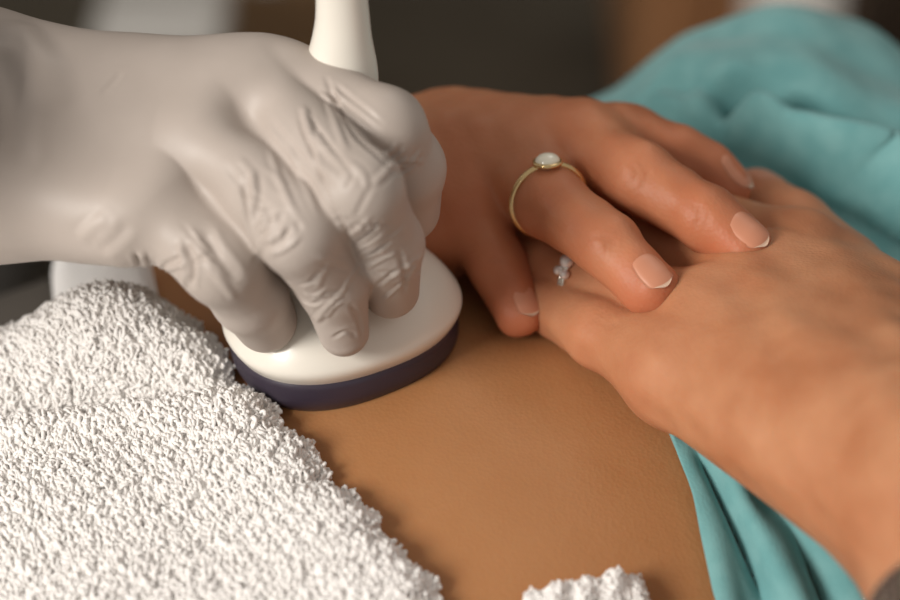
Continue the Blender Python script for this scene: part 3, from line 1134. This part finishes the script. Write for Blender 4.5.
# small folded corner of cloth at the bottom edge
def corner_towel():
    P4 = [PB(520, 603, .004), PB(640, 568, .008), PB(655, 612, .006), PB(540, 640, .004)]
    nu = nv = 70
    V = []
    for i in range(nu):
        for j in range(nv):
            u, v = i / (nu - 1), j / (nv - 1)
            p = (1 - v) * ((1 - u) * P4[0] + u * P4[1]) + v * ((1 - u) * P4[3] + u * P4[2])
            e = min(u, 1 - u, v, 1 - v)
            z = float(hB(p[0], p[1])) + .0010 + .0085 * (1 - math.exp(-e / .07)) + .0012 * math.sin(u * 26 + v * 4)
            V.append((p[0], p[1], z))
    V = np.array(V); F = grid_faces(nu, nv)
    if vnormals(V, F)[:, 2].mean() < 0: F = F[:, ::-1]
    n = len(V); bv = V.copy(); bv[:, 2] = hB(V[:, 0], V[:, 1]) - .0005
    i0 = np.arange(nv)
    bo = np.concatenate([i0, nv * np.arange(1, nu) + nv - 1, (nu - 1) * nv + i0[::-1][1:], nv * np.arange(nu - 2, 0, -1)])
    b2 = np.roll(bo, -1)
    P, Nn = scatter(V, F, 2200, 4)
    al = np.broadcast_to(np.array([0.2, -1, 0.0]), P.shape).copy()
    return join([(np.concatenate([V, bv]), np.concatenate([F, F[:, ::-1] + n, np.stack([bo, bo + n, b2 + n, b2], -1)])), loops(P, Nn, al, 8, (.0005, .0010), (.0005, .0010), .0004)])


V2, F2 = corner_towel()
tag(link('washcloth', np_mesh('washcloth', V2, F2), M_TOWEL), 'small corner of white terry cloth at the bottom edge below the belly', 'cloth')

# ------------------------------------------------------------------ things out of focus behind
def at(px, py, y):          # point at a given distance behind the patient
    d = ray(px, py); t = (y - CAM[1]) / d[1]
    return CAM + d * t



def part(name, specs, m, parent, bevel=.006, rot=0.0):
    return boxes(name, specs, m, parent, bevel, rot)


def xy(px, py, y):
    p = at(px, py, y)
    return p


# oak cabinet behind the patient
p0 = at(636, 40, 1.45); p1 = at(785, 40, 1.45)
cx, wd = (p0[0] + p1[0]) / 2, p1[0] - p0[0]
cab_ = empty('wooden_cabinet', (cx, 1.65, FZ), 'oak cabinet standing out of focus behind the teal shirt', 'cabinet')
part('body', [((cx, 1.65, FZ + .34), (wd, .4, .60))], M_WOOD, cab_)
for q in (-1, 1):
    dr_ = part('door', [((cx + q * wd / 4, 1.443, FZ + .34), (wd / 2 - .01, .018, .56))], M_WOOD, cab_, .003)
    part('handle', [((cx + q * .03, 1.425, FZ + .45), (.012, .02, .10))], M_CHROME, dr_, .003)
part('plinth', [((cx, 1.66, FZ + .02), (wd - .04, .36, .04))], M_BLACK, cab_, 0)

# white stool leg and curtain at the right
p = at(803, 10, 1.15)
bin_ = empty('waste_bin', (p[0], 1.15, FZ), 'white bin standing out of focus behind the chest', 'bin')
V, F = tube(np.array([(p[0], 1.2, FZ + .005), (p[0], 1.2, FZ + .2), (p[0], 1.2, p[2] + .20)]), np.array([.040, .043, .045]), 32)
link('bin_body', np_mesh('bin_body', V, fix_quads(V, F)), M_PALE, bin_)
V, F = tube(np.array([(p[0], 1.2, p[2] + .20), (p[0], 1.2, p[2] + .225)]), np.array([.048, .044]), 32)
link('lid', np_mesh('lid', V, fix_quads(V, F)), M_PALE, bin_)

p0 = at(828, 30, 1.5); p1 = at(1000, 30, 1.5)
n_ = 160
xs = np.linspace(p0[0], p1[0], n_)
zs = np.linspace(FZ + .03, FZ + 2.0, 12)
X, Z = np.meshgrid(xs, zs, indexing='ij')
Y = 1.52 + .03 * np.sin(X * 70) + .01 * np.sin(X * 31 + 1)
V = np.stack([X, Y, Z], -1).reshape(-1, 3)
M_CURT = mat('curtain', (0.13, 0.095, 0.07), .9, .1)
cu = link('curtain', np_mesh('curtain', V, grid_faces(n_, 12)), M_CURT)
cu.modifiers.new('t', 'SOLIDIFY').thickness = .003
tag(cu, 'brown folded curtain hanging out of focus at the top right', 'curtain')

# ultrasound cart behind the gloved hand
cart = empty('ultrasound_cart', (-.58, 1.2, FZ), 'dark grey ultrasound cart out of focus behind the gloved hand', 'cart')
part('base', [((-.58, 1.2, FZ + .10), (.36, .42, .10))], M_DGREY, cart, .02)
part('column', [((-.58, 1.25, FZ + .42), (.20, .20, .54))], M_DGREY, cart, .02)
part('control_panel', [((-.58, 1.12, FZ + .74), (.46, .34, .06))], M_DGREY, cart, .02)
for sx0 in (-1, 1):
    for sy0 in (-1, 1):
        V, F = tube(np.array([(-.58 + sx0 * .14 - .015, 1.2 + sy0 * .17, FZ + .032), (-.58 + sx0 * .14 + .015, 1.2 + sy0 * .17, FZ + .032)]), .031, 20)
        link('wheel', np_mesh('wheel', V, fix_quads(V, F)), M_BLACK, cart)
mon = part('monitor', [((-.58, 1.27, FZ + 1.10), (.40, .05, .30))], M_BLACK, cart, .01)
part('monitor_arm', [((-.58, 1.27, FZ + .86), (.04, .04, .24))], M_DGREY, cart, .005)

# white sheet over the far hip and grey trousers under towel and sheet
def drape(name, px, lift, m, n=40):
    P4 = [PB(*p, lift) for p in px]
    V = []
    for i in range(n):
        for j in range(n):
            u, v = i / (n - 1), j / (n - 1)
            p = (1 - v) * ((1 - u) * P4[0] + u * P4[1]) + v * ((1 - u) * P4[3] + u * P4[2])
            e = min(u, 1 - u, v, 1 - v)
            V.append((p[0], p[1], float(hB(p[0], p[1])) + .004 + lift * (1 - math.exp(-e / .06)) + .0015 * math.sin(u * 9 + v * 5)))
    V = np.array(V); F = grid_faces(n, n)
    if vnormals(V, F)[:, 2].mean() < 0: F = F[:, ::-1]
    k = len(V); bv = V.copy(); bv[:, 2] = hB(V[:, 0], V[:, 1]) + .0032
    i0 = np.arange(n)
    bo = np.concatenate([i0, n * np.arange(1, n) + n - 1, (n - 1) * n + i0[::-1][1:], n * np.arange(n - 2, 0, -1)])
    b2 = np.roll(bo, -1)
    return link(name, np_mesh(name, np.concatenate([V, bv]), np.concatenate([F, F[:, ::-1] + k, np.stack([bo, bo + k, b2 + k, b2], -1)])), m)


tag(drape('folded_sheet', [(50, 258), (150, 250), (165, 320), (54, 318)], .010, M_PAPER), 'bright white folded sheet behind the towel under the gloved wrist', 'sheet')

M_TROUS = mat('grey_cotton', (0.08, 0.07, 0.06), .9, .1)
ns, nt = 60, 90
u = np.linspace(0, 1, ns)[:, None]; t = (WID * np.sin(np.linspace(-1, 1, nt) * math.pi / 2) * .9995)[None, :]
sg = (np.interp(t, edge_t[od], edge_s[od]) - .02) * (1 - u) - .385 * u; T = t + 0 * sg
X = C0[0] + sg * A2[0] + T * B2[0]; Y = C0[1] + sg * A2[1] + T * B2[1]
V = np.stack([X, Y, hB(X, Y) + .0012 + .0006 * np.sin(sg * 150 + T * 40)], -1).reshape(-1, 3)
F = grid_faces(ns, nt)
if vnormals(V, F)[:, 2].mean() < 0: F = F[:, ::-1]
tr = link('trousers', np_mesh('trousers', V, F), M_TROUS, patient)
tr.modifiers.new('t', 'SOLIDIFY').thickness = .001

# black sleeve of the clinician, over the glove's cuff
a_ = U(-52, 122, .074); b_ = U(-300, 100, .095)
ax_, up_, sd_ = frame_of(a_, b_, (0, .574, .819))
sd_ = np.cross(ax_, up_)
camup = np.array([0, math.sin(PITCH), math.cos(PITCH)])
rows_ = []
for k in range(26):
    q = k / 25
    c = a_ + (b_ - a_) * q
    th = np.linspace(0, 2 * np.pi, 72, endpoint=False)
    r = .0325 + .006 * q + .0006 * math.sin(k * 1.3)
    D = np.cos(th)[:, None] * up_ + np.sin(th)[:, None] * sd_
    tilt = (D @ camup) * .0035 * (1 - q)
    rows_.append(c + D * r - ax_ * tilt[:, None])
sv = np.concatenate(rows_)
so = link('sleeve', np_mesh('sleeve', sv, grid_faces(26, 72, True)), M_SLEEVE, clin)
so.modifiers.new('t', 'SOLIDIFY').thickness = .0018

# step stool, carton and pole, all blurred behind the gloved hand
p = at(165, 6, 1.3)
st_ = empty('step_stool', (p[0], 1.3, FZ), 'pale step stool out of focus above the gloved wrist', 'stool')
part('seat', [((p[0], 1.3, p[2] + .0), (.12, .16, .03))], M_PALE, st_, .01)
for sx0 in (-1, 1):
    for sy0 in (-1, 1):
        part('leg', [((p[0] + sx0 * .045, 1.3 + sy0 * .065, (FZ + p[2] - .015) / 2), (.02, .02, p[2] - .015 - FZ))], M_CHROME, st_, .003)
p = at(268, 25, 1.55)
M_CARD = mat('cardboard', (0.32, 0.20, 0.11), .85, .1)
cb = empty('carton', (p[0], 1.6, FZ), 'brown carton out of focus left of the probe handle', 'box')
hh = p[2] + .04 - FZ
part('carton_body', [((p[0], 1.65, FZ + hh / 2), (.13, .16, hh))], M_CARD, cb, .003)
part('tape', [((p[0], 1.65, FZ + hh + .001), (.03, .161, .002))], M_PALE, cb, 0)
